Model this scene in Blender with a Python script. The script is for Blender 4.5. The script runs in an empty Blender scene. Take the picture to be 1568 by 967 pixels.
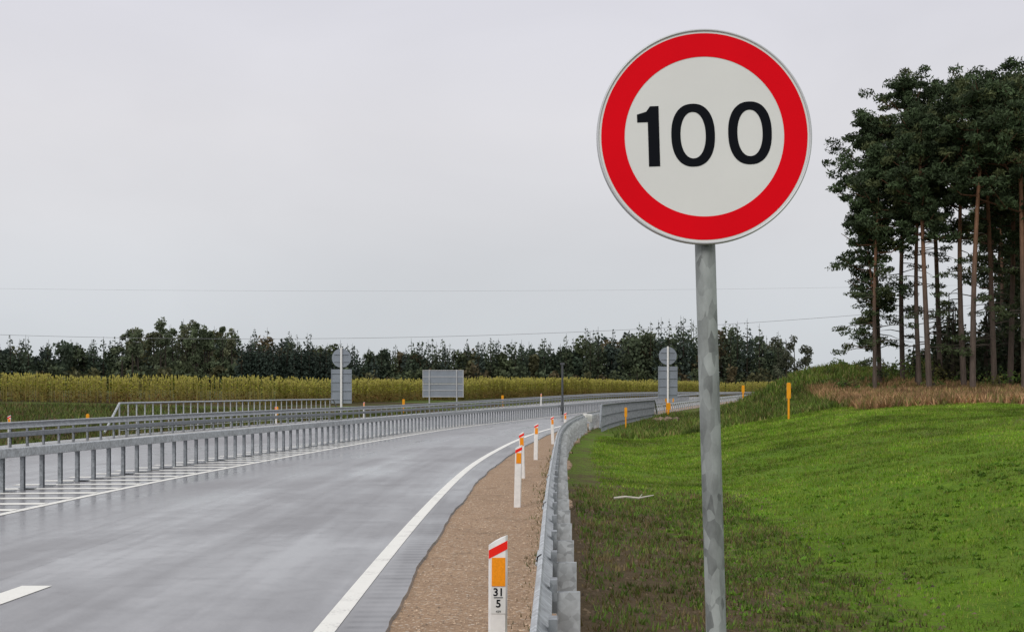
import bpy, math, numpy as np
from mathutils import Vector
R = np.random.RandomState(7)
scene = bpy.context.scene
COL = scene.collection

# ------------------------------------------------------------------ helpers
def link(o, parent=None):
    COL.objects.link(o)
    if parent is not None: o.parent = parent
    return o
def empty(name, loc=(0,0,0), rot=(0,0,0), sc=1.0):
    e = bpy.data.objects.new(name, None); e.location = loc; e.rotation_euler = rot
    e.scale = (sc,)*3; e.empty_display_size = .2
    return link(e)
def mesh(name, V, F, mats, parent=None, loc=(0,0,0), smooth=False, col=None, midx=None, attrs=None):
    V = np.asarray(V, dtype=np.float32).reshape(-1,3)
    me = bpy.data.meshes.new(name)
    if isinstance(F, np.ndarray):
        n, k = F.shape
        me.vertices.add(len(V)); me.vertices.foreach_set('co', V.ravel())
        me.loops.add(n*k); me.loops.foreach_set('vertex_index', F.astype(np.int32).ravel())
        me.polygons.add(n)
        me.polygons.foreach_set('loop_start', np.arange(0, n*k, k, dtype=np.int32))
        me.polygons.foreach_set('loop_total', np.full(n, k, dtype=np.int32))
        me.update(calc_edges=True)
    else:
        me.from_pydata([tuple(map(float,v)) for v in V], [], F); me.update()
    if not isinstance(mats, (list,tuple)): mats = [mats]
    for m in mats: me.materials.append(m)
    if midx is not None: me.polygons.foreach_set('material_index', np.asarray(midx, dtype=np.int32))
    me.polygons.foreach_set('use_smooth', np.full(len(me.polygons), bool(smooth)))
    if col is not None:
        a = me.attributes.new('Col', 'FLOAT_COLOR', 'POINT')
        c = np.ones((len(V),4), dtype=np.float32); c[:,:3] = col
        a.data.foreach_set('color', c.ravel())
    if attrs:
        for k_, v_ in attrs.items():
            a = me.attributes.new(k_, 'FLOAT', 'POINT'); a.data.foreach_set('value', np.asarray(v_, dtype=np.float32))
    me.validate()
    o = bpy.data.objects.new(name, me); o.location = loc
    return link(o, parent)
class Acc:
    def __init__(s): s.V=[]; s.F=[]; s.C=[]; s.M=[]; s.n=0
    def add(s, V, F, col=(1,1,1), m=0):
        V=np.asarray(V,float).reshape(-1,3); F=np.asarray(F,int).reshape(-1,4)
        s.V.append(V); s.F.append(F+s.n); s.n+=len(V)
        c=np.asarray(col,float)
        if c.ndim==1: c=np.tile(c,(len(V),1))
        s.C.append(c); s.M.append(np.full(len(F),m))
    def box(s, c, d, col=(1,1,1), m=0, ax=None):
        c=np.array(c,float); h=np.array(d,float)/2
        P=np.array([[x,y,z] for z in(-1,1) for y in(-1,1) for x in(-1,1)],float)*h
        if ax is not None: P = P[:,:1]*np.array(ax[0])+P[:,1:2]*np.array(ax[1])+P[:,2:3]*np.array(ax[2])
        s.add(P+c, [[0,2,3,1],[4,5,7,6],[0,1,5,4],[2,6,7,3],[0,4,6,2],[1,3,7,5]], col, m)
    def tube(s, pts, rad, col=(1,1,1), m=0, k=6, cap=True):
        pts=np.asarray(pts,float); rad=np.broadcast_to(np.asarray(rad,float),(len(pts),))
        rings=[]
        for i,p in enumerate(pts):
            t=pts[min(i+1,len(pts)-1)]-pts[max(i-1,0)]; t/=np.linalg.norm(t)+1e-9
            a=np.cross(t,[0,0,1.]) if abs(t[2])<.9 else np.cross(t,[0,1.,0]); a/=np.linalg.norm(a)
            b=np.cross(t,a); th=np.arange(k)*2*math.pi/k
            rings.append(p+rad[i]*(np.cos(th)[:,None]*a+np.sin(th)[:,None]*b))
        V=np.concatenate(rings); F=[]
        for i in range(len(pts)-1):
            for j in range(k):
                F.append([i*k+j,i*k+(j+1)%k,(i+1)*k+(j+1)%k,(i+1)*k+j])
        s.add(V,F,col,m)
        if cap and k%2==0:
            for base in (0,(len(pts)-1)*k):
                ff=[[base,base+j,base+j+1,base+j+2] for j in range(1,k-2,2)]
                s.F.append(np.array(ff)+s.n-len(V)); s.M.append(np.full(len(ff),m))
    def leaves(s, c, size, col, m=0, asp=.5, flat=0.0):
        c=np.asarray(c,float); n=len(c)
        a=R.normal(size=(n,3)); a[:,2]*=1-flat; a/=np.linalg.norm(a,axis=1)[:,None]
        b=np.cross(a,R.normal(size=(n,3))); b/=np.linalg.norm(b,axis=1)[:,None]
        sz=np.broadcast_to(np.asarray(size,float),(n,))[:,None]
        V=np.stack([c+a*sz,c+b*sz*asp,c-a*sz,c-b*sz*asp],1).reshape(-1,3)
        s.add(V,np.arange(4*n).reshape(n,4),np.repeat(np.asarray(col),4,axis=0) if np.ndim(col)==2 else col,m)
    def build(s,name,mats,**k):
        return mesh(name,np.concatenate(s.V),np.concatenate(s.F),mats,col=np.concatenate(s.C),midx=np.concatenate(s.M),**k)

# ------------------------------------------------------------------ materials
class NT:
    def __init__(s,name):
        s.m=bpy.data.materials.new(name); s.m.use_nodes=True; s.t=s.m.node_tree; s.t.nodes.clear()
        s.out=s.n('ShaderNodeOutputMaterial'); s.p=s.n('ShaderNodeBsdfPrincipled')
        s.l(s.p.outputs[0],s.out.inputs[0])
    def n(s,t,**k):
        x=s.t.nodes.new(t)
        for a,b in k.items(): setattr(x,a,b)
        return x
    def l(s,a,b): s.t.links.new(a,b)
    def put(s,inp,v):
        if isinstance(v,bpy.types.NodeSocket): s.l(v,inp)
        elif isinstance(v,(tuple,list)) and len(v)==3 and inp.type=='RGBA': inp.default_value=(*v,1)
        else: inp.default_value=v
    def noise(s,vec,scale,detail=4,rough=.55,dist=0):
        x=s.n('ShaderNodeTexNoise'); x.inputs['Scale'].default_value=scale; x.inputs['Detail'].default_value=detail
        x.inputs['Roughness'].default_value=rough; x.inputs['Distortion'].default_value=dist
        if vec is not None: s.l(vec,x.inputs['Vector'])
        return x.outputs['Fac']
    def vor(s,vec,scale,feature='F1',out='Distance'):
        x=s.n('ShaderNodeTexVoronoi',feature=feature); x.inputs['Scale'].default_value=scale
        s.l(vec,x.inputs['Vector']); return x.outputs[out]
    def mr(s,v,a,b,c=0.,d=1.,smooth=False):
        x=s.n('ShaderNodeMapRange'); x.clamp=True
        if smooth: x.interpolation_type='SMOOTHSTEP'
        s.put(x.inputs[0],v)
        for i,q in zip((1,2,3,4),(a,b,c,d)): s.put(x.inputs[i],q)
        return x.outputs[0]
    def ma(s,op,a,b=0.):
        x=s.n('ShaderNodeMath',operation=op); s.put(x.inputs[0],a); s.put(x.inputs[1],b); return x.outputs[0]
    def mix(s,f,a,b,blend='MIX'):
        x=s.n('ShaderNodeMix',data_type='RGBA',blend_type=blend); s.put(x.inputs[0],f); s.put(x.inputs[6],a); s.put(x.inputs[7],b)
        return x.outputs[2]
    def attr(s,name,out='Fac'):
        x=s.n('ShaderNodeAttribute'); x.attribute_name=name; return x.outputs[out]
    def xyz(s,x_,y_,z_=0.):
        x=s.n('ShaderNodeCombineXYZ'); s.put(x.inputs[0],x_); s.put(x.inputs[1],y_); s.put(x.inputs[2],z_); return x.outputs[0]
    def sep(s,v):
        x=s.n('ShaderNodeSeparateXYZ'); s.l(v,x.inputs[0]); return x.outputs
    def pos(s): return s.n('ShaderNodeNewGeometry').outputs['Position']
    def obj(s): return s.n('ShaderNodeTexCoord').outputs['Object']
    def bump(s,h,strength=.5,dist=.01):
        x=s.n('ShaderNodeBump'); x.inputs['Strength'].default_value=strength; x.inputs['Distance'].default_value=dist
        s.l(h,x.inputs['Height']); s.l(x.outputs[0],s.p.inputs['Normal'])
    def set(s,base=None,rough=None,metal=None,spec=None):
        if base is not None: s.put(s.p.inputs['Base Color'],base)
        if rough is not None: s.put(s.p.inputs['Roughness'],rough)
        if metal is not None: s.put(s.p.inputs['Metallic'],metal)
        if spec is not None: s.put(s.p.inputs['Specular IOR Level'],spec)
        return s
def simple(name,c,rough=.5,metal=0.,var=.15,scale=8.,bump=0.,spec=.5):
    a=NT(name); f=a.noise(a.obj(),scale,5)
    lo=tuple(x*(1-var) for x in c); hi=tuple(min(1,x*(1+var)) for x in c)
    a.set(a.mix(a.mr(f,.3,.7),lo,hi),a.mr(f,.3,.7,rough-.06,rough+.06),metal,spec)
    if bump: a.bump(a.noise(a.obj(),scale*6,3),bump,.004)
    return a.m
M={}
def galv(name,c,metal,rough,vs_=26.,zs=1.,lo_=.62,hi_=1.3):
    a=NT(name); p0=a.pos(); q=a.sep(p0); p=a.xyz(q[0],q[1],a.ma('MULTIPLY',q[2],zs))
    v=a.vor(p,vs_,out='Color'); vs=a.sep(v)[0]; n=a.noise(p,vs_*.2,6,.7); n2=a.noise(p,vs_*.65,4)
    f=a.ma('ADD',a.ma('MULTIPLY',vs,.3),a.ma('ADD',a.ma('MULTIPLY',n,.75),a.ma('MULTIPLY',n2,.2)))
    base=a.mix(a.mr(f,.4,.9),tuple(x*lo_ for x in c),tuple(min(1,x*hi_) for x in c))
    a.set(base,a.mr(f,.3,.9,rough-.1,rough+.1),metal); return a.m
M['galv']=galv('galvanised_steel',(.46,.485,.505),.3,.5)
M['galv_post']=galv('galvanised_post_steel',(.27,.29,.31),.3,.55)
M['galv_d']=galv('weathered_galvanised_pole',(.255,.275,.265),.15,.6,30.,.45,.42,1.55)
M['alu']=simple('aluminium_sheet',(.25,.28,.32),.5,.25,var=.1,scale=1.2)
M['rim']=simple('sign_rim_aluminium',(.52,.53,.54),.45,.3,var=.08,scale=5)
M['white']=simple('white_sign_film',(.70,.70,.675),.45,var=.025,scale=3,spec=.25)
M['whitep']=simple('white_plastic',(.80,.79,.77),.4,var=.09,scale=14)
M['red']=simple('red_sign_film',(.74,.0015,.009),.5,var=.05,scale=3,spec=.06)
M['redr']=simple('red_reflector',(.85,.02,.012),.4,var=.05,spec=.2)
M['black']=simple('black_sign_film',(.004,.005,.008),.6,var=.1,spec=.08)
M['orange']=simple('amber_reflector',(.85,.29,.01),.4,var=.12,scale=90,spec=.2)
M['yellow']=simple('yellow_orange_plastic',(.82,.34,.015),.5,var=.1,spec=.2)
M['dark']=simple('dark_metal',(.07,.075,.08),.5)
M['wood']=simple('weathered_wood',(.16,.13,.10),.8,var=.3)
M['cable']=simple('cable_grey',(.22,.22,.24),.6)
M['stone']=simple('stone',(.20,.14,.10),.85,var=.4,scale=4,bump=.6)
M['stick']=simple('bleached_wood',(.5,.47,.40),.8,var=.2)

def foliage(name,trans=.25,rough=.6):
    a=NT(name); c=a.attr('Col','Color'); a.set(c,rough,0.,.15)
    tr=a.n('ShaderNodeBsdfTranslucent'); a.l(c,tr.inputs[0])
    mx=a.n('ShaderNodeMixShader'); mx.inputs[0].default_value=trans
    a.l(a.p.outputs[0],mx.inputs[1]); a.l(tr.outputs[0],mx.inputs[2]); a.l(mx.outputs[0],a.out.inputs[0]); return a.m
M['leaf']=foliage('foliage'); M['grass']=foliage('grass_blades',.35,.6); M['needle']=foliage('pine_needles',.12,.7)
a=NT('pine_bark'); c=a.attr('Col','Color'); o=a.obj(); s3=a.sep(o)
bn=a.noise(a.xyz(a.ma('MULTIPLY',s3[0],6.),a.ma('MULTIPLY',s3[1],6.),s3[2]),2.2,5,.7)
a.set(a.mix(a.mr(bn,.3,.7),a.mix(1.,c,(.5,.5,.5),'MULTIPLY'),c),.9,0.,.2); a.bump(bn,.8,.05); M['bark']=a.m

# asphalt: damp, worn; lat = metres left of the right edge line, len = metres along
a=NT('wet_asphalt'); lat=a.attr('lat'); ln=a.attr('len'); P=a.pos()
st=a.noise(a.xyz(a.ma('MULTIPLY',lat,1.1),a.ma('MULTIPLY',ln,.05)),1.,4,.6,.3)
st2=a.noise(a.xyz(a.ma('MULTIPLY',lat,4.),a.ma('MULTIPLY',ln,.10)),1.,3,.6)
pat=a.noise(P,.14,5,.6,.8); fine=a.noise(P,60.,3,.7); agg=a.vor(P,130.); med_=a.noise(P,2.2,6,.7,.4)
wet=a.ma('ADD',a.ma('MULTIPLY',st,.36),a.ma('ADD',a.ma('MULTIPLY',pat,.42),a.ma('ADD',a.ma('MULTIPLY',st2,.12),a.ma('MULTIPLY',med_,.18))))
wetf=a.mr(wet,.47,.61)
base=a.mix(wetf,(.142,.140,.150),(.078,.079,.090))
base=a.mix(a.mr(fine,.35,.7,0.,.5),base,(.20,.195,.195))
base=a.mix(a.mr(med_,.52,.72,0.,.5),base,(.068,.056,.056))
rum=a.ma('MULTIPLY',a.mr(lat,-.10,-.16),a.mr(lat,-.46,-.40))
wv=a.ma('SINE',a.ma('MULTIPLY',ln,2*math.pi/.24)); rumw=a.ma('MULTIPLY',rum,a.mr(wv,-.2,.5))
base=a.mix(a.ma('MULTIPLY',rumw,.6),base,(.03,.03,.035))
wob=a.ma('MULTIPLY',a.ma('SUBTRACT',a.noise(a.xyz(ln,0.),.35,3),.5),.09)
seam=a.ma('ABSOLUTE',a.ma('SUBTRACT',a.ma('ADD',lat,wob),3.25)); seamf=a.mr(seam,.012,.03,1.,0.)
base=a.mix(a.ma('MULTIPLY',seamf,.6),base,(.03,.03,.032))
cr_=a.ma('ABSOLUTE',a.ma('SUBTRACT',a.ma('FRACT',a.ma('ADD',a.ma('MULTIPLY',ln,.115),a.ma('MULTIPLY',a.noise(a.xyz(lat,0.),1.1,4),.05))),.5))
base=a.mix(a.ma('MULTIPLY',a.mr(cr_,.0012,.003,1.,0.),.45),base,(.04,.04,.042))
a.set(base,a.mr(wet,.47,.63,.44,.28),0.,.5)
a.put(a.p.inputs['Coat Weight'],a.mr(wet,.44,.60,.2,.95)); a.put(a.p.inputs['Coat Roughness'],a.mr(wet,.47,.63,.26,.12)); a.p.inputs['Coat IOR'].default_value=1.33
h=a.ma('ADD',a.ma('MULTIPLY',agg,.6),a.ma('SUBTRACT',a.ma('MULTIPLY',fine,.4),a.ma('MULTIPLY',rumw,2.)))
a.bump(h,.22,.005); M['asphalt']=a.m
# road paint
a=NT('road_paint'); P=a.pos(); n=a.noise(P,3.,6,.75); n2=a.noise(P,40.,3,.7)
w=a.ma('ADD',a.ma('MULTIPLY',n,.6),a.ma('MULTIPLY',n2,.4))
a.set(a.mix(a.mr(w,.53,.66),(.80,.79,.74),(.40,.39,.37)),.5); a.bump(n2,.4,.004); M['paint']=a.m
# gravel
a=NT('gravel'); P=a.pos(); v=a.vor(P,48.,out='Color'); vd=a.vor(P,48.); n=a.noise(P,1.3,5,.6); vs=a.sep(v)[0]; ng=a.noise(P,.9,6,.7,.5)
c=a.mix(vs,(.24,.155,.095),(.50,.345,.225)); c=a.mix(a.mr(n,.35,.7,0.,.5),c,(.27,.175,.11))
c=a.mix(a.mr(vs,.93,.97,0.,.7),c,(.62,.56,.48)); c=a.mix(a.mr(ng,.56,.68,0.,.55),c,(.15,.10,.06))
a.set(c,.85,0.,.3); a.bump(a.ma('ADD',vd,a.noise(P,12.,4)),.8,.015); M['gravel']=a.m
a=NT('pebbles'); a.set(a.attr('Col','Color'),.8); M['pebble']=a.m
# ground
a=NT('ground_grass_and_soil'); P=a.pos(); px,py,pz=a.sep(P)[0:3]; s=a.attr('s')
nL=a.noise(P,.22,5,.6,.5); nM=a.noise(P,1.1,6,.65,.6); nS=a.noise(P,7.,5,.7); nF=a.noise(P,38.,4,.75)
band=a.noise(a.xyz(a.ma('ADD',a.ma('MULTIPLY',px,.9),a.ma('MULTIPLY',py,-.25)),a.ma('ADD',a.ma('MULTIPLY',py,.12),a.ma('MULTIPLY',px,.05))),1.3,5,.6,.5)
g=a.mix(a.mr(nM,.35,.65),(.090,.180,.011),(.140,.250,.015)); g=a.mix(a.mr(nL,.48,.68,0.,.45),g,(.175,.25,.026))
g=a.mix(a.mr(band,.45,.65,0.,.5),g,(.070,.130,.013))
g=a.mix(a.mr(nS,.45,.72,0.,.6),g,(.050,.088,.012)); g=a.mix(a.mr(nF,.5,.70,0.,.6),g,(.27,.34,.055))
d=a.mix(nS,(.045,.032,.018),(.14,.10,.055)); d=a.mix(a.mr(nF,.5,.7,0.,.6),d,(.20,.15,.085))
bias=a.ma('MULTIPLY',a.mr(s,.8,4.2,.22,-.11),a.mr(py,14.,34.,1.,.15))
dm=a.ma('ADD',a.ma('ADD',a.ma('MULTIPLY',nM,.45),a.ma('MULTIPLY',nS,.40)),a.ma('ADD',a.ma('MULTIPLY',nL,.25),bias))
c=a.mix(a.mr(dm,.54,.67),g,d)
dry=a.mix(nS,(.20,.12,.055),(.40,.25,.14)); dry=a.mix(a.mr(nM,.4,.6,0.,.5),dry,(.17,.18,.05))
dz=a.ma('MULTIPLY',a.mr(a.ma('ADD',py,a.ma('MULTIPLY',nM,9.)),55.,60.),a.mr(a.ma('ADD',s,a.ma('MULTIPLY',nM,3.)),11.,13.5))
dz=a.ma('MULTIPLY',dz,a.mr(py,105.,125.,1.,0.)); c=a.mix(dz,c,dry)
far_r=a.mix(a.mr(nM,.4,.6),(.07,.11,.018),(.13,.12,.04)); c=a.mix(a.ma('MULTIPLY',a.mr(py,60.,76.),.75),c,far_r)
c=a.mix(a.ma('MULTIPLY',dz,.8),c,dry)
nb=a.noise(a.xyz(a.ma('MULTIPLY',px,.02),a.ma('MULTIPLY',py,.13)),1.,4,.6,.4)
lf=a.mix(a.mr(nb,.42,.5),(.08,.053,.029),(.065,.075,.02)); lf=a.mix(a.mr(nb,.55,.62),lf,(.10,.16,.025)); lf=a.mix(a.mr(nS,.4,.7,0.,.6),lf,(.05,.04,.02))
c=a.mix(a.mr(s,-.5,-.9),c,lf)
far=a.mix(nL,(.05,.07,.025),(.09,.09,.035)); c=a.mix(a.mr(py,150.,230.),c,far)
a.set(c,.9,0.,.1); a.bump(a.ma('ADD',a.ma('MULTIPLY',nS,1.2),a.ma('MULTIPLY',nF,.6)),.9,.05); M['ground']=a.m

# ------------------------------------------------------------------ alignments (plan curves X(Y), metres)
def curve(tab,smooth=5.):
    t=np.array(tab,float); y=t[:,0]; x=t[:,1]
    m=np.gradient(x,y)
    def hm(q):
        q=np.asarray(q,float); i=np.clip(np.searchsorted(y,q)-1,0,len(y)-2); h=y[i+1]-y[i]; u=(q-y[i])/h
        r=(2*u**3-3*u**2+1)*x[i]+(u**3-2*u**2+u)*h*m[i]+(-2*u**3+3*u**2)*x[i+1]+(u**3-u**2)*h*m[i+1]
        r=np.where(q<y[0],x[0]+(q-y[0])*m[0],r); r=np.where(q>y[-1],x[-1]+(q-y[-1])*m[-1],r); return r
    yy=np.arange(-70,450,.5); g=hm(yy); k=np.exp(-.5*(np.arange(-30,31)*.5/max(smooth,.1))**2); k/=k.sum()
    gs=np.convolve(g,k,'same'); ok=(yy>=-40)&(yy<420)
    return lambda q: np.interp(q,yy[ok],gs[ok])
edge=curve([(-20,-1.34),(0,-1.33),(10,-1.32),(18,-1.27),(25,-1.15),(32,-.95),(41,-.45),(49,.12),(60,1.15),(70,2.4),(85,4.7),(100,7.5),(120,12),(150,20),(200,36),(260,60)],2.5)
rail=curve([(-20,-.65),(0,-.05),(5,.13),(13,.37),(23,.73),(41,1.5),(50,2.1),(65,3.5),(85,6.5),(100,9.3),(120,13.9),(150,22),(200,38),(260,62)],3)
med=curve([(-20,-13),(10,-10.2),(20,-8.95),(26.8,-8.1),(32.8,-7.44),(42,-6.35),(58,-4.45),(72.6,-2.25),(86,.1),(100,2.8),(120,7.2),(150,15.2),(200,31),(260,55)],3)
lline=curve([(-20,-8.2),(10,-7.35),(19.5,-7.0),(23.6,-6.85),(29.2,-6.48),(37,-5.8),(51.4,-4.4),(65,-2.75),(86,.7),(100,3.4),(120,7.8),(150,15.8),(200,31.6),(260,55.6)],3)
rail2=curve([(-20,-20),(20,-17.2),(43,-15.6),(54,-14.9),(70,-13.1),(86,-10.8),(100,-8.3),(120,-4.2),(150,3.6),(200,19),(260,43)],3)
def ss(x): x=np.clip(x,0,1); return x*x*(3-2*x)
def rise(y): return .95*ss((np.asarray(y,float)-90)/120)
def frame(f,y):
    d=(f(y+.5)-f(y-.5)); n=np.array([1,-d])/math.hypot(1,d); return n
def at(f,y,lat=0.,z=0.):
    n=frame(f,y); return np.array([f(y)+n[0]*lat, y+n[1]*lat, float(rise(y))+z])

# ------------------------------------------------------------------ terrain
def vnoise(x,y,sc,seed=0):
    rs=np.random.RandomState(seed); T=rs.rand(64,64); u=x/sc; v=y/sc
    i=np.floor(u).astype(int); j=np.floor(v).astype(int); fu=ss(u-i); fv=ss(v-j)
    g=lambda a,b:T[a%64,b%64]
    return (g(i,j)*(1-fu)*(1-fv)+g(i+1,j)*fu*(1-fv)+g(i,j+1)*(1-fu)*fv+g(i+1,j+1)*fu*fv)-.5
_ps=np.arange(0,60,.1); _pk=np.exp(-.5*(np.arange(-30,31)*.1/.8)**2); _pk/=_pk.sum()
_pp=np.interp(_ps,[0.2,.5,1.2,2.0,2.8,3.6,5,7,9,11,13,16,60],[-.045,-.06,-.17,-.27,-.29,-.22,.0,.36,.70,.92,1.02,1.10,1.5])
_pv=np.convolve(np.pad(_pp,30,'edge'),_pk,'valid')
def prof(sv): 
    v=np.interp(sv,_ps,_pv); t=ss(sv/.8); return -.045*(1-t)+v*t+np.clip(sv-60,0,400)*.003
def zground(x,y):
    x=np.asarray(x,float); y=np.asarray(y,float); yc=np.clip(y,-40,400)
    s_=x-rail(yc); l_=rail2(yc)-x; g=rise(y)
    zr=prof(s_)+.013*np.clip(y-42,0,60)*ss((s_-6)/6)
    zr=zr+1.5*np.exp(-((x-20.5)/5.)**2-((y-90)/10)**2)*(s_>0)
    zl=np.interp(l_,[.6,1.2,3,6,25,60,500],[-.05,-.12,-.3,-.2,.3,.7,1.6])
    z=np.where(s_>.2,zr,np.where(l_>.6,zl,-.05))
    off=np.clip(np.maximum(s_-.6,l_-1.2),0,1)
    z=z+off*(.12*vnoise(x,y,2.3,1)+.05*vnoise(x,y,.7,2)+.02*vnoise(x,y,.25,5))+np.clip(np.maximum(s_-20,l_-30)/60,0,1)*1.2*vnoise(x,y,45,3)
    return z+g
ys=np.concatenate([np.arange(-14,45,.2),np.arange(45,110,.6),110*1.03**np.arange(0,125)])
sp=np.concatenate([[.15,.25,.4,.6],np.arange(.75,15,.17),15*1.09**np.arange(0,62)])
lp=np.concatenate([[.5,.8,1.2,2,3,4.5],6*1.12**np.arange(0,55)])
rows=[];att=[]
for y in ys:
    yc=min(y,400); rr=float(rail(yc)); r2=float(rail2(yc))
    rows.append(np.concatenate([(r2-lp)[::-1],np.linspace(r2,rr,6),rr+sp])); att.append(np.concatenate([(-lp-.3)[::-1],np.zeros(6),sp]))
X=np.array(rows); Yg=np.repeat(ys[:,None],X.shape[1],1); Z=zground(X,Yg)
nr,nc=X.shape; idx=np.arange(nr*nc).reshape(nr,nc)
F=np.stack([idx[:-1,:-1],idx[:-1,1:],idx[1:,1:],idx[1:,:-1]],-1).reshape(-1,4)
mesh('ground',np.stack([X,Yg,Z],-1),F,M['ground'],smooth=True,attrs={'s':np.array(att).ravel()})

# ------------------------------------------------------------------ road sheets
def strip(name,fL,fR,y0,y1,z,mat,cols=2,step=.5,jag=0.,skirt=None,attrs=False,cross=None):
    yy=np.arange(y0,y1+1e-6,step); L=fL(yy); Rr=fR(yy)+(jag*(vnoise(yy,yy*0,1.7,9)+.5*vnoise(yy,yy*0+3,.35,8)) if jag else 0)
    t=np.linspace(0,1,cols); X=L[:,None]*(1-t)+Rr[:,None]*t; Y=np.repeat(yy[:,None],cols,1); Z=rise(Y)+z
    if cross is not None: Z=Z+cross(t)[None,:]
    if skirt:
        X=np.concatenate([X,X[:,-1:]+.02],1); Y=np.concatenate([Y,Y[:,-1:]],1); Z=np.concatenate([Z,Z[:,-1:]-skirt],1)
    nr,nc=X.shape; idx=np.arange(nr*nc).reshape(nr,nc)
    F=np.stack([idx[:-1,:-1],idx[:-1,1:],idx[1:,1:],idx[1:,:-1]],-1).reshape(-1,4)
    at_=None
    if attrs: at_={'lat':(edge(Y)-X).ravel(),'len':Y.ravel()}
    return mesh(name,np.stack([X,Y,Z],-1),F,mat,attrs=at_)
asph=lambda y: edge(y)+.42+.25*ss((y-15)/40)
strip('gravel_shoulder',lambda y:asph(y)-.3,lambda y:rail(y)+.14,-14,300,0.,M['gravel'],8,.15,jag=.26,skirt=.12,cross=lambda t:-.02*t)
strip('road',lambda y:rail2(y)-.5,asph,-14,300,.025,M['asphalt'],30,.2,jag=.06,skirt=.05,attrs=True)
zp=.029
mk=empty('road_markings')
e_=strip('edge_line_right',lambda y:edge(y)-.07,lambda y:edge(y)+.08,-14,290,zp,M['paint']); e_.parent=mk
e_=strip('edge_line_left',lambda y:lline(y)-.07,lambda y:lline(y)+.07,-14,290,zp,M['paint']); e_.parent=mk
e_=strip('edge_line_far',lambda y:rail2(y)+.9,lambda y:rail2(y)+1.05,-14,290,zp,M['paint']); e_.parent=mk
for k,(y0,y1) in enumerate([(7.3,12.6),(-3,2.)]):
    e_=strip('lane_dash_%d'%k,lambda y:-4.22-.055*(12.6-y),lambda y:-3.96-.055*(12.6-y),y0,y1,zp,M['paint']); e_.parent=mk
V=[];Fh=[]
y=12.
while y<75:
    xa=float(lline(y))-.09; xb=float(med(y))-.75; sl=.0
    w=.34; b=len(V); zz=float(rise(y))+zp
    V+=[(xb,y-.25,zz),(xa,y+sl,zz),(xa,y+sl+w,zz),(xb,y-.25+w,zz)]; Fh.append([b,b+1,b+2,b+3]); y+=1.15
mesh('hatching',V,Fh,M['paint'],parent=mk)

# pebbles on shoulder, clods in the swale
oc=np.array([[1,0,0],[0,1,0],[-1,0,0],[0,-1,0],[0,0,1.]])
def pebbles(name,xx,yy,sz,zz,base):
    n=len(xx); Vp=oc[None]*sz[:,None,None]*R.uniform(.6,1.3,(n,5,3)); Vp[:,:,0]+=xx[:,None]; Vp[:,:,1]+=yy[:,None]; Vp[:,:,2]+=(zz-.003)[:,None]
    cp=np.array(base)*R.uniform(.4,1.5,(n,1)); b=np.arange(n)*5
    Ft=np.concatenate([np.stack([b+i,b+(i+1)%4,b+4],1) for i in range(4)])
    mesh(name,Vp.reshape(-1,3),Ft,M['pebble'],col=np.repeat(cp,5,0))
n=9000; yy=4.5+24*R.rand(n)**1.6; x0=asph(yy)+.02; x1=rail(yy)+.12; xx=x0+(x1-x0)*R.rand(n)
pebbles('pebbles',xx,yy,.003+.010*R.rand(n)**3,np.zeros(n),(.44,.33,.235))
n=8000; yy=5+22*R.rand(n)**1.4; xx=rail(yy)+.25+3.4*R.rand(n)**1.4
pebbles('soil_clods',xx,yy,.006+.022*R.rand(n)**2.5,zground(xx,yy),(.12,.085,.05))

# ------------------------------------------------------------------ guardrails
def sweep(name,f,prof_,y0,y1,step,mat,parent,closed=True,smooth=False,z0=0.):
    yy=np.arange(y0,y1+1e-6,step); pr=np.array(prof_,float); k=len(pr); V=[]
    for y in yy:
        n=frame(f,y); bx=float(f(y)); r=float(rise(y))+z0
        V.append(np.stack([bx+n[0]*pr[:,0],y+n[1]*pr[:,0],r+pr[:,1]],1))
    V=np.concatenate(V); F=[]
    kk=k if closed else k-1
    for i in range(len(yy)-1):
        for j in range(kk): F.append([i*k+j,i*k+(j+1)%k,(i+1)*k+(j+1)%k,(i+1)*k+j])
    return mesh(name,V,np.array(F),mat,parent=parent,smooth=smooth)
def wprof(top,h,depth,side,t=.006):
    zs=np.array([0,.05,.13,.27,.42,.58,.73,.87,.95,1.]); ds=np.array([.3,.05,.0,.35,1,1,.35,0,.05,.3])
    o=[(side*(depth-depth*d),top-h+h*z) for z,d in zip(zs,ds)]
    i=[(x-side*t*1.2,z) for x,z in o][::-1]
    return o+i
def posts(name,f,y0,y1,sp_,mat,parent,lat,w,d,top,bot=-.4,cap=None):
    A=Acc(); y=y0
    while y<y1:
        n=frame(f,y); t=np.array([-n[1],n[0]]); p=at(f,y,lat); ax=([n[0],n[1],0],[t[0],t[1],0],[0,0,1])
        zc=(top+bot)/2; tk=.006
        A.box(p+[0,0,zc],(tk,d,top-bot),ax=ax)
        for sgn in(-1,1):
            A.box(p+np.array([t[0],t[1],0])*sgn*(d/2-tk/2)+np.array([n[0],n[1],0])*(w/2+.004)+[0,0,zc],(w,tk,top-bot),ax=ax)
        ds=math.hypot(1,(float(f(y+.5))-float(f(y-.5)))); y+=sp_/ds
    return A.build(name,mat,parent=parent)
g=empty('guardrail')
sweep('beam',rail,wprof(.75,.30,.08,-1),-6,62,.5,M['galv'],g)
posts('posts',rail,-4.3+.02,62,1.333,M['galv'],g,.035,.12,.055,.62)
A=Acc(); y=-4.28
while y<62:
    n=frame(rail,y); t=np.array([-n[1],n[0]]); p=at(rail,y,.015,.6); A.box(p,(.04,.12,.18),ax=([n[0],n[1],0],[t[0],t[1],0],[0,0,1]))
    b=at(rail,y,-.04,.60); A.tube([b,b+np.array([-n[0],-n[1],0])*.045],.014,k=6)
    y+=1.333
A.build('spacers_and_bolts',M['galv_post'],parent=g)
A=Acc(); y=-4.28+.6
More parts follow.
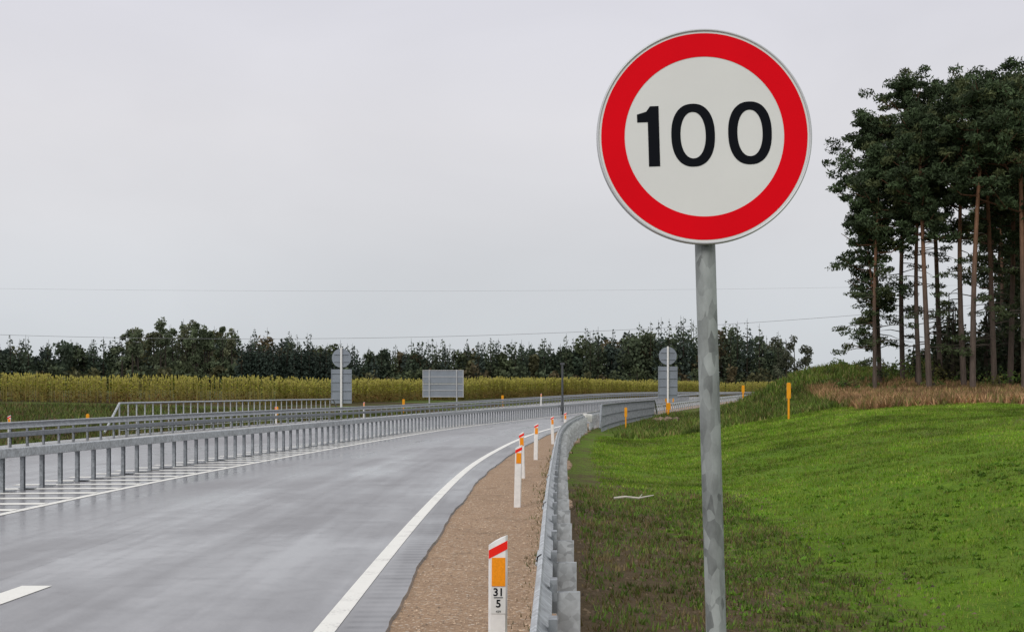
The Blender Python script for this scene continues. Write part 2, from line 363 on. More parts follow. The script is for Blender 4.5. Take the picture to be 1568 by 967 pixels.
while y<62:
    n=frame(rail,y); t=np.array([-n[1],n[0]])
    pr=np.array([( q[0]*1.0-.004,q[1]) for q in wprof(.754,.308,.084,-1)]);k=len(pr)
    P0=np.array([[rail(y)+n[0]*a_[0],y+n[1]*a_[0],float(rise(y))+a_[1]] for a_ in pr]); P1=P0+np.array([t[0],t[1],0])*.32
    A.add(np.concatenate([P0,P1]),[[j,(j+1)%k,k+(j+1)%k,k+j] for j in range(k)])
    for q in (.05,.27):
        for zz in(.5,.69):
            b=at(rail,y+q,-.075,zz); A.tube([b,b+np.array([-n[0],-n[1],0])*.018],.013,k=6)
    y+=4
A.build('lap_joints',M['galv'],parent=g)
A=Acc(); 
for q in range(5): A.box(at(rail,62.3+q*.35,-.05+.05*q,.62-.02*q),(.12,.36,.30+.01*q))
A.build('terminal',M['whitep'],parent=g)
g=empty('guardrail')
sweep('beam',rail,wprof(.75,.30,.08,-1),64.2,285,1.5,M['galv'],g)
posts('posts',rail,64.2,250,1.333,M['galv'],g,.04,.08,.06,.66)
g=empty('guardrail')
bp=[(-.05,.60),(-.06,.615),(-.06,.745),(-.05,.76),(.05,.76),(.06,.745),(.06,.615),(.05,.60)]
sweep('beam',med,bp,-6,285,.5,M['galv'],g)
posts('posts',med,-5,170,.74,M['galv_post'],g,-.03,.06,.07,.60,bot=.0)
A=Acc(); y=-5.
while y<60:
    A.box(at(med,y,0,.045),(.26,.2,.012)); y+=.74
A.build('base_plates',M['galv_post'],parent=g)
g=empty('guardrail')
sweep('beam_upper',rail2,wprof(.78,.22,.07,1),-6,285,.8,M['galv'],g)
sweep('beam_lower',lambda y:rail2(y)-.02,bp,-6,285,.8,M['galv_post'],g,z0=-.30)
posts('posts',rail2,-5,230,1.333,M['galv_post'],g,-.1,.06,.07,.72)

def railing(y0,y1,f,off,sp_,ht,endbrace):
    g=empty('bridge_railing'); A=Acc(); y=y0
    fo=lambda q:f(q)+off
    yy=np.arange(y0,y1+.01,.5)
    for z,r in((ht,.045),(ht*.55,.02),(.14,.025)):
        A.tube([at(fo,q,0,z) for q in yy],r,k=6)
    while y<=y1:
        A.box(at(fo,y,0,ht/2-.1),(.05,.05,ht+.15)); y+=sp_
    if endbrace: A.tube([at(fo,y0-1.6,0,.1),at(fo,y0,0,ht)],.05,k=6); A.tube([at(fo,y1,0,ht),at(fo,y1+1.6,0,.1)],.05,k=6)
    A.build('rails_and_balusters',M['galv_post'] if sp_<.5 else M['galv'],parent=g)
railing(58,91,rail2,-1.5,.95,1.25,True)
railing(64.5,101,rail,.6,.30,1.12,True)

# ------------------------------------------------------------------ 100 sign
def annulus(r0,r1,y,n=128,k=1):
    th=np.arange(n)*2*math.pi/n
    V=np.concatenate([np.stack([np.cos(th)*r,0*th+y,np.sin(th)*r],1) for r in(r0,r1)])
    F=[[i,(i+1)%n,n+(i+1)%n,n+i] for i in range(n)]; return V,F
sg=empty('speed_limit_sign',(.893,6.03,-.25),(0,math.radians(-1.66),0))
zc=3.02
A=Acc(); A.tube([(0,0,-.3),(0,0,1.2),(0,0,2.2),(0,0,3.38)],.0435,k=24); o=A.build('pole',M['galv_d'],parent=sg,smooth=True)
def disc(name,r,y,mat,z=zc,n=128):
    th=-np.arange(n)*2*math.pi/n; V=np.stack([np.cos(th)*r,0*th+y,np.sin(th)*r+z],1); return mesh(name,V,[list(range(n))],mat,parent=sg)
yb=-.075
A=Acc(); n=128
prf=[(.440,yb),(.443,yb-.006),(.448,yb-.006),(.451,yb),(.451,yb+.022),(.446,yb+.026),(.436,yb+.026),(.436,yb+.004)]
th=np.arange(n)*2*math.pi/n; V=np.concatenate([np.stack([np.cos(th)*r,0*th+y,np.sin(th)*r+zc],1) for r,y in prf]); kk=len(prf)
A.add(V,[[j*n+i,j*n+(i+1)%n,((j+1)%kk)*n+(i+1)%n,((j+1)%kk)*n+i] for j in range(kk) for i in range(n)]); A.build('rim',M['rim'],parent=sg,smooth=True)
disc('face_white',.4405,yb,M['white']); 
o=disc('back_plate',.436,yb+.006,M['alu'])
V,F=annulus(.334,.432,yb-.0015); V[:,2]+=zc; mesh('red_ring',V,F,M['red'],parent=sg)
px=1/361.
one=[(-68,48),(-81,48),(-87,40),(-101,36),(-101,24),(-85,24),(-85,-43),(-68,-43)]
mesh('digit_one',[(x*px,yb-.0015,z*px+zc) for x,z in one],[list(range(8))],M['black'],parent=sg)
for nm,cx,cz in(('digit_zero_a',-17,2.5),('digit_zero_b',69,3.5)):
    n=72; th=np.arange(n)*2*math.pi/n; V=[]
    for hw,hh,e in((19,35,2.15),(33,47.5,2.3)):
        cs,sn=np.cos(th),np.sin(th)
        V.append(np.stack([(np.sign(cs)*abs(cs)**(2/e)*hw+cx)*px,0*th+yb-.0015,(np.sign(sn)*abs(sn)**(2/e)*hh+cz)*px+zc],1))
    mesh(nm,np.concatenate(V),[[i,(i+1)%n,n+(i+1)%n,n+i] for i in range(n)],M['black'],parent=sg)
A=Acc()
for dz in(-.22,.22):
    A.box((0,-.056,zc+dz),(.60,.018,.035)); A.tube([(-.0,-.0,zc+dz-.02),(0,0,zc+dz+.02)],.05,k=16)
A.build('clamps',M['galv'],parent=sg)

# ------------------------------------------------------------------ delineators
def delineator(x,y,h=.92,label=False,z=0.,rot=0.,plain=False):
    tl=.3 if label else 1.5
    e=empty('delineator_post',(x,y,z),(math.radians(R.uniform(-tl,tl)),math.radians(R.uniform(-tl,tl)),rot))
    w=.052; sl=.055
    out=[(-w,-.012),(-w+.012,-.028),(w-.012,-.028),(w,-.012),(w*.35,.045),(-w*.35,.045)]
    def top(px_): return h-sl+(px_+w)/(2*w)*sl
    V=[(a_,b_,-.2) for a_,b_ in out]+[(a_,b_,top(a_)) for a_,b_ in out]; k=6
    F=[[j,(j+1)%k,k+(j+1)%k,k+j] for j in range(k)]+[list(range(k,2*k)),list(range(k))[::-1]]
    mesh('post',V,F,M['whitep'],parent=e)
    yf=-.030; w2=w-.001
    mesh('red_band',[(-w2,yf,top(-w2)-.075),(w2,yf,top(w2)-.075),(w2,yf,top(w2)-.028),(-w2,yf,top(-w2)-.028)],[[0,1,2,3]],M['redr'],parent=e)
    A=Acc(); A.box((.003,yf-.002,h-.20),(.074,.006,.155)); A.build('amber_reflector',M['orange'],parent=e)
    if label:
        A=Acc(); A.box((.003,yf-.001,h-.355),(.078,.004,.145)); A.build('label_plate',M['white'],parent=e)
        for t,zz,sz in(('31',h-.330,.060),('5',h-.392,.058),('429',h-.422,.018)):
            c=bpy.data.curves.new('numerals','FONT'); c.body=t; c.size=sz; c.align_x='CENTER'; c.extrude=.0005; c.offset=.0013 if sz>.03 else 0
            c.materials.append(M['black']); o=bpy.data.objects.new('numerals_'+t,c); o.rotation_euler=(math.pi/2,0,0); o.location=(.003,yf-.0045,zz); link(o,e)
        A=Acc(); A.box((.003,yf-.0045,h-.340),(.05,.002,.004)); A.build('rule',M['black'],parent=e)
    return e
delineator(-.080,7.8,.92,True)
delineator(.08,21.2); delineator(.21,28.3); delineator(.60,36); delineator(1.35,47)
delineator(2.1,56); 
delineator(-15.9,45,z=-.02,h=1.0); delineator(-9.9,95.,z=.05,h=1.0); delineator(2.4,118,z=.5,h=1.1); delineator(-12.6,76.,z=0,h=.95)
def marker(x,y,h,w=.11):
    z=float(zground(x,y)); e=empty('marker_post',(x,y,z)); A=Acc()
    A.tube([(0,0,-.2),(0,0,h*.62)],w*.28,k=8); A.box((0,0,h*.8),(w,w*.45,h*.4)); A.box((0,0,h+.012),(w*.7,w*.3,.03)); A.build('stake_and_head',M['yellow'],parent=e)
marker(10.7,55,1.45,.15); marker(5.6,70,1.1,.13); marker(-17.9,60,1.0,.13); marker(-13.9,84,1.1,.2); marker(12.2,112,1.5,.28); marker(11.0,100,1.1,.3);marker(26,160,2.0,.3); marker(-1,150,1.1,.25); marker(17,150,1.4,.25); marker(-9,118,1.2,.2)

# ------------------------------------------------------------------ signs seen from behind
def backsign(x,y,sc):
    z=float(zground(x,y)); e=empty('traffic_sign',(x,y,z),(0,0,0),sc); A=Acc()
    A.tube([(0,-.13,-.3),(0,-.13,5.0)],.075,k=12); A.build('pole',M['whitep'],parent=e)
    A=Acc(); A.box((0,-.0,2.35),(1.4,.03,2.35))
    for i in range(4): A.box((0,.03-.075,1.45+i*.6),(1.4,.05,.05))
    for sx in(-.69,.69): A.box((sx,-.02,2.35),(.04,.06,2.37))
    A.build('panel_back',M['alu'],parent=e,)
    A=Acc()
    A.tube([(0,.02,4.3),(0,-.03,4.3)],.66,k=32)
    for dz in(-.25,.25): A.box((0,-.06,4.3+dz),(1.0,.05,.05))
    A.build('round_sign_back',M['alu'],parent=e)
backsign(-11.75,98,1.)
backsign(12.05,110,1.05)
e=empty('direction_sign',(-6.3,130,float(zground(-6.3,130)))); A=Acc()
for sx in(-1.25,1.25): A.tube([(sx,-.08,-.2),(sx,-.08,3.75)],.06,k=8)
A.build('posts',M['rim'],parent=e); A=Acc()
for i in range(2): A.box((0,0,1.85+i*1.25),(3.7,.04,1.22))
A.build('panels_back',M['alu'],parent=e); A=Acc()
for z_ in(1.27,1.85,2.42,3.1,3.68): A.box((0,-.045,z_),(3.66,.03,.06))
for sx in(-1.84,1.84): A.box((sx,-.02,2.46),(.06,.09,2.5))
A.build('frame',M['rim'],parent=e)
e=empty('lamp_post',(3.65,103,float(rise(103)))); A=Acc(); A.tube([(0,0,-.2),(0,0,3.7)],.075,k=10); A.box((0,0,3.72),(.3,.2,.16)); A.box((0,0,.6),(.2,.18,.6)); A.build('mast_and_head',M['dark'],parent=e)  # dark lamp post with a cap, standing in the median
e=empty('thin_mast',(48.7,220,float(zground(48.7,220)))); A=Acc(); A.tube([(0,0,-.2),(0,0,5.)],.07,k=8); A.box((0,0,5.0),(.4,.1,.1)); A.build('mast',M['whitep'],parent=e)

# power line
e=empty('power_line'); A=Acc()
for (z0,z1,z2,yy,r) in((11.2,10.2,15.5,220,.026),(18.2,17.6,18.6,224,.010)):
    c=np.polyfit([-95,-15,75],[z0,z1,z2],2); xs=np.linspace(-95,75,60); A.tube([(x,yy,np.polyval(c,x)) for x in xs],r,k=4,cap=False)
A.build('cables',M['cable'],parent=e); A=Acc()
for x,h in((-95,18.5),(75,19.)):
    A.tube([(x,222,0),(x,222,h)],[.2,.12],k=8); A.box((x,222,h-.3),(.15,4.6,.15)); A.box((x,222,h-7.5 if x<0 else h-3.6),(.15,4.6,.15))
A.build('poles',M['wood'],parent=e)

# stick and stones
A=Acc(); p=np.array([1.72,24,float(zground(1.72,24))+.06])
A.tube([p,p+[.2,.05,.02],p+[.42,.02,.0],p+[.68,.12,.04]],[.022,.02,.018,.01],k=6); A.tube([p+[.42,.02,0],p+[.5,.25,.05]],[.01,.005],k=4); A.build('fallen_branch',M['stick'])
A=Acc(); import bmesh; FS=[]
for i in range(26):
    bm=bmesh.new(); bmesh.ops.create_icosphere(bm,subdivisions=1,radius=.13+.12*R.rand()); bm.verts.ensure_lookup_table()
    P=np.array([v.co[:] for v in bm.verts])*R.uniform(.7,1.25,(len(bm.verts),1))*[1.2,1,.8]; fs=[[v.index for v in f.verts] for f in bm.faces]; bm.free()
    x=8.6+R.rand()*1.3; y=84+R.rand()*3; P+=[x,y,float(zground(x,y))+.05+.25*R.rand()]
    b=A.n; A.add(P,np.zeros((0,4),int)); FS+=[[q+b for q in f] for f in fs]
mesh('rock_pile',np.concatenate(A.V),FS,M['stone'])

# ------------------------------------------------------------------ grass blades
def tufts(name,n,xyfun,hgt,wid,cols,nb=6,spread=.022,far=28.,lean0=.2):
    x,y=xyfun(n); n=len(x); z=zground(x,y)
    base=np.stack([x,y,z],1); base=np.repeat(base,nb,0); N=len(base); base[:,:2]+=R.normal(0,spread,(N,2))*(1+base[:,1:2]/30)
    th=R.rand(N)*2*math.pi; d=np.stack([np.cos(th),np.sin(th)],1); sc=(1+base[:,1]/far)*R.uniform(.5,1.3,N)
    h=hgt*sc; w=wid*(1+base[:,1]/14.); lean=R.uniform(lean0,.9+lean0,N)*h
    pz=np.stack([-d[:,1],d[:,0]],1)
    v0=base.copy(); v0[:,:2]-=pz*w[:,None]/2; v0[:,2]-=.01
    v1=base.copy(); v1[:,:2]+=pz*w[:,None]/2; v1[:,2]-=.01
    v2=base.copy(); v2[:,:2]+=d*lean[:,None]; v2[:,2]+=h
    V=np.stack([v0,v1,v2],1).reshape(-1,3)
    c=cols[R.randint(len(cols),size=n)]; c=np.repeat(c,nb,0)*R.uniform(.6,1.4,(N,1)); 
    u_=.9*base[:,0]-.25*base[:,1]
    cl=1+.7*vnoise(base[:,0],base[:,1],1.3,4)+.55*vnoise(u_,base[:,1]*.2,1.0,14)+.5*vnoise(base[:,0],base[:,1],.35,15); c=c*np.clip(cl,.3,2)[:,None]
    mesh(name,V,np.arange(3*N).reshape(N,3),M['grass'],col=np.repeat(c,3,0))
gc=np.array([[.150,.275,.018],[.13,.24,.015],[.185,.30,.028],[.11,.205,.014],[.25,.30,.05],[.21,.22,.055]])
def bank(n):
    m=n*2; y=4.5+54*R.rand(m)**1.6; s_=.8+R.rand(m)*15; x=rail(y)+s_
    keep=R.rand(m)<np.clip(.10+.9*ss((s_-1.2)/2.6)+.75*ss((y-16)/14),0,1)*np.clip(1.0+1.3*vnoise(x,y,1.7,11)+.9*vnoise(x,y,.6,12),.05,1)
    i=np.where(keep)[0][:n]; return x[i],y[i]
tufts('grass',64000,bank,.030,.0055,gc,6,.035,45.)
def weeds(n): 
    y=5+22*R.rand(n)**1.3; s_=.3+R.rand(n)*2.8; return rail(y)+s_,y
tufts('weeds',4200,weeds,.04,.010,np.array([[.11,.19,.03],[.13,.13,.04],[.17,.13,.06],[.1,.15,.03]]),5)
def clumps(n):
    y=6+20*R.rand(n); s_=1.5+R.rand(n)*10; return rail(y)+s_,y
tufts('broadleaf_weeds',1200,clumps,.020,.024,np.array([[.12,.24,.025],[.15,.28,.03],[.11,.21,.02]]),9,.02,28.,.9)
def dryf(n):
    y=54+26*R.rand(n); s_=11+R.rand(n)*23; return rail(y)+s_,y
tufts('dry_grass',10000,dryf,.12,.018,np.array([[.42,.26,.14],[.34,.21,.11],[.28,.17,.08],[.20,.19,.06]]),6)
def rough(n):
    y=58+48*R.rand(n); s_=1.5+R.rand(n)*24; return rail(y)+s_,y
tufts('rough_grass',11000,rough,.085,.016,np.array([[.11,.17,.03],[.14,.19,.035],[.19,.17,.06],[.085,.13,.025]]),6,.06)
def leftf(n):
    y=40+75*R.rand(n); s_=1.5+R.rand(n)*38; return rail2(y)-s_,y
tufts('field_weeds',7000,leftf,.08,.014,np.array([[.09,.12,.03],[.12,.15,.035],[.15,.11,.05],[.07,.10,.025]]),6,.07)
def shw(n):
    y=6+60*R.rand(n)**1.4; return asph(y)+.9*(rail(y)-asph(y))+R.normal(0,.10,n),y
tufts('verge_weeds',900,shw,.045,.01,np.array([[.16,.13,.05],[.2,.16,.08],[.09,.13,.03]]),4)

# ------------------------------------------------------------------ corn field
A=Acc(); pts=np.array([(-260,112),(-110,120),(-22,133),(-12,158),(6,196),(34,252),(120,300)],float)
seg=np.linalg.norm(np.diff(pts,axis=0),axis=1); cum=np.concatenate([[0],np.cumsum(seg)])
NP=15000; t=R.rand(NP)*cum[-1]; fx=np.interp(t,cum,pts[:,0]); fy=np.interp(t,cum,pts[:,1]); row=np.floor(10*R.rand(NP)**1.5)
fy=fy+row*.8; fx=fx-(row*.35); gz=zground(fx,fy); H=2.2*R.uniform(.82,1.1,NP)+.5*vnoise(fx,fy,5,6)
H=H*np.where(fy>185,1.12,1.)
tone=R.rand(NP)+.8*vnoise(fx,fy,9,31); 
for k in range(9):
    zf=(k+.5)/9+R.uniform(-.05,.05,NP); th=R.rand(NP)*2*math.pi; L=.42*(1-.35*zf)
    d=np.stack([np.cos(th),np.sin(th),R.uniform(.1,.7,NP)],1); p0=np.stack([fx,fy,gz+H*zf],1); p1=p0+d*L[:,None]; wv=np.stack([-np.sin(th),np.cos(th),R.uniform(-.5,.5,NP)],1)*.055
    mid=(p0+p1)/2
    V=np.stack([p0,mid+wv,p1,mid-wv],1).reshape(-1,3)
    lo=np.array([.25,.14,.05]); hi=np.array([.37,.37,.042]); gr=np.array([.14,.23,.03])
    c=lo+(hi-lo)*ss((zf[:,None]-.25)/.4); c=c*(1-.55*(tone[:,None]>.62))+gr*.5*(tone[:,None]>.62); c=c*R.uniform(.5,1.35,(NP,1))
    A.add(V,np.arange(4*NP).reshape(-1,4),np.repeat(c,4,0))
p0=np.stack([fx,fy,gz],1); p2=np.stack([fx,fy,gz+H],1); w=np.array([.02,0,0])
A.add(np.stack([p0-w,p0+w,p2+w,p2-w],1).reshape(-1,3),np.arange(4*NP).reshape(-1,4),np.array([.26,.22,.06]))
wt=np.array([.06,.0,0]); p3=p2+[0,0,.22]
A.add(np.stack([p2-wt*.3,p2+wt,p3,p2-wt],1).reshape(-1,3),np.arange(4*NP).reshape(-1,4),np.array([.40,.36,.09]))
A.build('corn_field',M['leaf'])

# ------------------------------------------------------------------ trees
def blob(n,c,r):
    d=R.normal(size=(n,3)); d/=np.linalg.norm(d,axis=1)[:,None]; return np.array(c)+d*(R.rand(n)**.4)[:,None]*np.array(r)
def broad(A,x,y,z,H,W,col,n=700,ls=.38,sparse=1.):
    A.tube([(x,y,z-.3),(x+.1,y,z+H*.4),(x,y,z+H*.8)],[.22,.15,.05],(.06,.05,.04),0,5,False)
    k=R.randint(9,14); m=n//k
    for i in range(k):
        hz=R.uniform(.10,.93); ww=W*math.sin(math.pi*min(.97,.15+hz*.78))**.7
        th=R.rand()*6.28; rr=ww*R.uniform(.1,.75); c=(x+rr*math.cos(th),y+rr*math.sin(th),z+H*hz)
        r=W*R.uniform(.28,.5)*sparse; cc=np.array(col)*R.uniform(.65,1.35)
        A.leaves(blob(m,c,(r,r,min(r*R.uniform(.8,1.3),H*(1.03-hz)+.3))),ls*R.uniform(.6,1.2,m),np.array(cc)*R.uniform(.75,1.25,(m,1)),asp=.6)
def conif(A,x,y,z,H,W,col,n=500,ls=.32):
    A.tube([(x,y,z-.3),(x,y,z+H)],[.2,.02],(.05,.04,.03),0,4,False)
    h=1-np.sqrt(R.rand(n)); h=h*.98+.02; th=R.rand(n)*6.28
    lob=.75+.25*np.sin(h*H*5+th*3)
    rr=W*(1-h)**.8*np.sqrt(R.uniform(.35,1,n))*lob+.12
    P=np.stack([x+rr*np.cos(th),y+rr*np.sin(th),z+H*h-.2*rr],1)
    A.leaves(P,ls*R.uniform(.6,1.1,n)*(1-.4*h),np.array(col)*R.uniform(.65,1.35,(n,1))*R.uniform(.8,1.2),asp=.6)
A=Acc()
xs=np.array([-330,-108,-84,-70,-39,-32,-10,2,15,27,40,50,56.5,59]); hs=np.array([11,10.2,11.2,13,10.5,8.6,9.8,11.3,12.1,13.8,14.6,14.8,13.6,9])*1.03
dk=[(.058,.082,.055),(.062,.085,.054),(.074,.094,.054),(.056,.076,.062)]; dc=[(.085,.105,.055),(.10,.10,.05),(.074,.095,.055),(.11,.09,.05)]  # dk greens lightened toward blue-green: distance haze painted into the leaf colour
x=-240.
while x<58:
    hv=1+.22*float(vnoise(np.array([x]),np.array([0.]),9.,41)[0])
    for row in range(3):
        xx=x+R.uniform(-1.,1.); yy=298+row*5+R.uniform(-2,2); H=np.interp(xx,xs,hs)*R.uniform(.78,1.06)*hv
        if xx<-120 and R.rand()<.4: continue
        z=1.5
        if R.rand()<.66: conif(A,xx,yy,z,H*1.04,H*.22+.5,dk[R.randint(4)],460,.52)
        else: broad(A,xx,yy,z,H*.92,H*.3,dc[R.randint(4)] if R.rand()<.5 else dk[R.randint(4)],560,.50)
    x+=2.05
n=40000; xx=-235+293*R.rand(n); hh=np.interp(xx,xs,hs); zf=R.rand(n)**.8
top=hh*(.70+.25*vnoise(xx,xx*0,3.1,21)+.14*vnoise(xx,xx*0,1.1,22))
cc=np.array(dk)[R.randint(4,size=n)]*(1+.9*vnoise(xx,zf*9,3.,23))[:,None]*R.uniform(.75,1.25,(n,1))
A.leaves(np.stack([xx,R.uniform(299,307,n),1.2+zf*top],1),R.uniform(.3,.65,n),cc,asp=.65)
x=-200.
while x<60:
    broad(A,x,293+R.uniform(-2,2),1.2,R.uniform(3,6),R.uniform(2,3),dc[R.randint(4)],200,.45); x+=2.4
A.build('distant_treeline',M['leaf'])
A=Acc()
for i in range(30):
    xx=-65+18.5*(i/29)+R.uniform(-.6,.6); H=13.*R.uniform(.84,1.05)*(1-.16*((xx+56)/9.5)**2); broad(A,xx,240+R.uniform(-5,5),1.4,H,H*.17,[(.125,.15,.09),(.12,.15,.085),(.145,.155,.09),(.09,.115,.065)][R.randint(4)],850,.25,.85)
for i in range(30):
    broad(A,R.uniform(-68,-28),233+R.uniform(-2,2),1.0,R.uniform(3,5.5),2.3,dc[R.randint(3)],300,.40)
A.build('deciduous_grove',M['leaf'])
A=Acc()
for i in range(50):
    xx=-43+14.*((i%25)/24)+R.uniform(-.4,.4); H=(8.3-.05*(xx+43))*R.uniform(.86,1.06)
    conif(A,xx,226+3.5*(i//25)+R.uniform(-1,1),1.0,H,2.2,(.032,.047,.036),800,.38)
A.build('spruce_plantation',M['needle'])
A=Acc()
for xx,H in((54,13.8),(55.5,13.5),(57.5,12.),(59,10),(60.2,7.5)): broad(A,xx,288+R.uniform(-2,2),1.4,H,2.4,(.09,.10,.065),900,.27,.85)
A.build('birch_group',M['leaf'])

def pine(H,cs,spread,dens=1.,rt=.2,lean=(0,0),lowdead=4,big=1.):
    A=Acc(); nseg=9; hh=np.linspace(0,1,nseg); cv=R.uniform(-.25,.25,2)
    tp=np.stack([lean[0]*hh+cv[0]*np.sin(hh*4),lean[1]*hh+cv[1]*np.sin(hh*3),hh*H*.97-.3*(hh==0)],1)
    lowc=np.array([.14,.108,.088]); upc=np.array([.29,.15,.088])
    cc=np.repeat(lowc+(upc-lowc)*ss((hh-.25)/.4)[:,None],8,0)
    A.tube(tp,rt*(1-hh*.85)**.8+.015,(1,1,1),1,8,False); A.C[-1]=cc
    P=lambda f:np.array([np.interp(f,hh,tp[:,i]) for i in range(3)])
    nl=int(38*dens)
    for i in range(nl):
        f=cs+(1-cs)*((i+R.rand())/nl); u=(f-cs)/(1-cs)
        L=spread*(.45+.75*math.sin(math.pi*min(.98,.22+.70*u)))*R.uniform(.45,1.15); 
        if u>.9: L*=.55
        if u<.3 and R.rand()<.4: continue
        th=R.rand()*6.28; el=R.uniform(-.2,.45)+.6*u**2
        d=np.array([math.cos(th)*math.cos(el),math.sin(th)*math.cos(el),math.sin(el)]); p=P(f); q=p+d*L; mid=(p+q)/2+[0,0,-.12*L+.2*R.rand()]
        q[2]+=.12*L
        A.tube([p,mid,q],[.055*(1-.5*f),.035,.012],upc*.55,1,4,False)
        for k in range(R.randint(4,7)):
            w=R.uniform(.35,1.05); c=p+(q-p)*w+R.normal(0,.30,3)*[1,1,.9]; r=R.uniform(.30,.64)*(spread/2.4)**.5; n=int(92*dens)
            base=np.array([.050,.074,.034])*R.uniform(.5,1.5); 
            if R.rand()<.18: base=np.array([.08,.095,.04])
            A.leaves(blob(n,c,(r,r,r*R.uniform(.38,.75))),R.uniform(.07,.165,n)*big,base*R.uniform(.7,1.35,(n,1)),0,asp=.33)
    for i in range(lowdead):
        f=R.uniform(.15,cs); th=R.rand()*6.28; L=R.uniform(.6,2.2); p=P(f); q=p+[math.cos(th)*L,math.sin(th)*L,R.uniform(-.5,.2)]
        A.tube([p,(p+q)/2+[0,0,.1],q],[.03,.02,.006],(.10,.085,.07),1,4,False)
        if R.rand()<.55:
            for kk in range(2):
                n=45; A.leaves(blob(n,p+(q-p)*R.uniform(.6,1.05),(.45,.45,.16)),R.uniform(.06,.13,n),np.array([.06,.08,.035])*R.uniform(.7,1.3,(n,1)),0,asp=.33)
    return A
spec=[ (18.9,74,12.6,.56,1.5,.10),(20.2,78,15.0,.52,2.0,.12),(22.0,80,17.2,.50,2.4,.14),(21.8,76,14.8,.60,1.9,.13),(21.3,72.5,14.2,.54,1.7,.15),
 (24.1,80,17.2,.54,2.5,.15),(23.7,74.5,16.2,.57,2.4,.15),(23.0,71.,15.4,.62,2.0,.15),(27.4,81,18.3,.50,2.8,.16),(25.8,76,16.8,.52,2.6,.15),
 (27.3,78,17.6,.50,2.7,.16),(25.6,71,15.6,.56,2.4,.16),(28.8,75.5,16.8,.42,2.9,.16),(29.4,70,15.4,.45,2.8,.16),(31,77,17,.40,3.,.16),(32,72,16,.42,3.,.16)]
for (x,y,H,cs,sp2,rt) in spec:
    A=pine(H,cs,sp2,1.,rt,(R.uniform(-.6,.6),R.uniform(-.5,.5)),16)
    A.build('pine_tree',[M['needle'],M['bark']],loc=(x,y,float(zground(x,y))))
A=pine(8.8,.28,1.7,.7,.09,(-.2,0),6); A.build('pine_tree',[M['needle'],M['bark']],loc=(19.3,76,float(zground(19.3,76))))
big=Acc()
for i in range(44):
    y=84+R.rand()*30; x=y*(.305+.21*R.rand())+R.uniform(0,1.5); cs_=R.uniform(.25,.45)
    if i<16: x=y*.335+R.rand()*9; cs_=R.uniform(.32,.42)
    if x/y<.34: cs_=R.uniform(.48,.58)
    H=R.uniform(14.5,17)*(y/80)**.6; A=pine(H,cs_,2.8,.55,.13,(R.uniform(-.5,.5),0),8,1.35)
    off=np.array([x,y,float(zground(x,y))])
    V,F,C,m=(np.concatenate(A.V)+off,np.concatenate(A.F),np.concatenate(A.C),np.concatenate(A.M))
    big.V.append(V); big.F.append(F+big.n); big.C.append(C); big.M.append(m); big.n+=len(V)
big.build('pine_wood',[M['needle'],M['bark']])
A=Acc()
for i in range(160):
    y=R.uniform(80,114); q=.268+.26*R.rand()**.8; x=y*q; H=R.uniform(1.,3.) if q<.30 else R.uniform(3.5,10) if q>.345 else R.uniform(1.8,5.5); z=float(zground(x,y))
    conif(A,x,y,z,H,H*.28+.4,[(.034,.048,.024),(.044,.06,.03),(.06,.06,.033)][R.randint(3)],600,.22)
A.build('young_spruce_undergrowth',M['needle'])
A=Acc()
for i in range(120):
    y=R.uniform(73,97); x=y*(.215+.20*R.rand()); z=float(zground(x,y)); H=R.uniform(.3,1.0)
    if x/y>.28: H*=1.8
    broad(A,x,y,z-.15,H,H*.9,[(.08,.13,.03),(.10,.15,.035),(.13,.13,.04)][R.randint(3)],200,.08)
A.build('shrubs',M['leaf'])

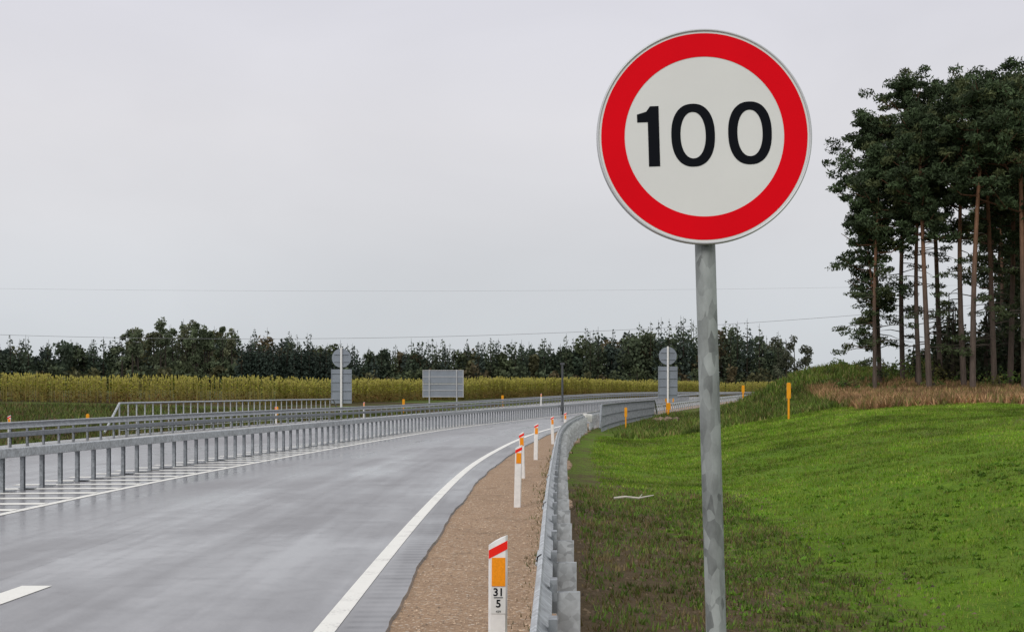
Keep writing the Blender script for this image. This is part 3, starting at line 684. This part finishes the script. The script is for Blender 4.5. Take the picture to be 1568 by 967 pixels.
# ------------------------------------------------------------------ world, sun, camera
w=bpy.data.worlds.new("World"); scene.world=w; w.use_nodes=True; nt=w.node_tree; nt.nodes.clear()
N=lambda t:nt.nodes.new(t); Lk=nt.links.new
out=N('ShaderNodeOutputWorld'); sky=N('ShaderNodeTexSky'); sky.sky_type='NISHITA'; sky.sun_disc=False
EL,AZ=math.radians(38),math.radians(205)
sky.sun_elevation=EL; sky.sun_rotation=AZ; b1=N('ShaderNodeBackground'); b1.inputs[1].default_value=.10; Lk(sky.outputs[0],b1.inputs[0])
tc=N('ShaderNodeTexCoord'); sx=N('ShaderNodeSeparateXYZ'); Lk(tc.outputs['Generated'],sx.inputs[0])
cr=N('ShaderNodeValToRGB'); Lk(sx.outputs[2],cr.inputs[0]); el=cr.color_ramp.elements
el[0].position=0.; el[0].color=(.58,.62,.665,1); el[1].position=1.; el[1].color=(1.,1.,1.,1)
for p_,c_ in((.05,(.625,.65,.69)),(.12,(.71,.705,.73)),(.18,(.75,.735,.76)),(.26,(.735,.725,.775))): e2=el.new(p_); e2.color=(*c_,1)
mp=N('ShaderNodeMapping'); mp.inputs['Scale'].default_value=(1,1,2.4); Lk(tc.outputs['Generated'],mp.inputs[0])
nz=N('ShaderNodeTexNoise'); nz.inputs['Scale'].default_value=2.8; nz.inputs['Detail'].default_value=5; nz.inputs['Distortion'].default_value=.4; Lk(mp.outputs[0],nz.inputs[0])
mr=N('ShaderNodeMapRange'); mr.inputs[1].default_value=.3; mr.inputs[2].default_value=.7; mr.inputs[3].default_value=.94; mr.inputs[4].default_value=1.06; Lk(nz.outputs[0],mr.inputs[0])
b2=N('ShaderNodeBackground'); Lk(cr.outputs[0],b2.inputs[0]); Lk(mr.outputs[0],b2.inputs[1])
ms=N('ShaderNodeMixShader'); ms.inputs[0].default_value=.93; Lk(b1.outputs[0],ms.inputs[1]); Lk(b2.outputs[0],ms.inputs[2]); Lk(ms.outputs[0],out.inputs[0])
sl=bpy.data.lights.new('sun','SUN'); sl.energy=1.3; sl.angle=math.radians(22); sl.color=(1,.965,.92); so=bpy.data.objects.new('sun',sl); link(so)
dirv=Vector((math.sin(AZ)*math.cos(EL),math.cos(AZ)*math.cos(EL),math.sin(EL)))
so.rotation_euler=dirv.to_track_quat('Z','Y').to_euler(); so.location=(0,-10,30)
cam=bpy.data.cameras.new('camera'); cam.lens=50; cam.sensor_width=36; cam.sensor_fit='HORIZONTAL'; cam.shift_y=.0743; cam.clip_end=6000; cam.clip_start=.05
co=bpy.data.objects.new('camera',cam); co.location=(0,0,1.7); co.rotation_euler=(math.pi/2,0,0); link(co); scene.camera=co
scene.view_settings.view_transform='Standard'; scene.view_settings.look='None'; scene.view_settings.exposure=0
print('verts',sum(len(m.vertices) for m in bpy.data.meshes))
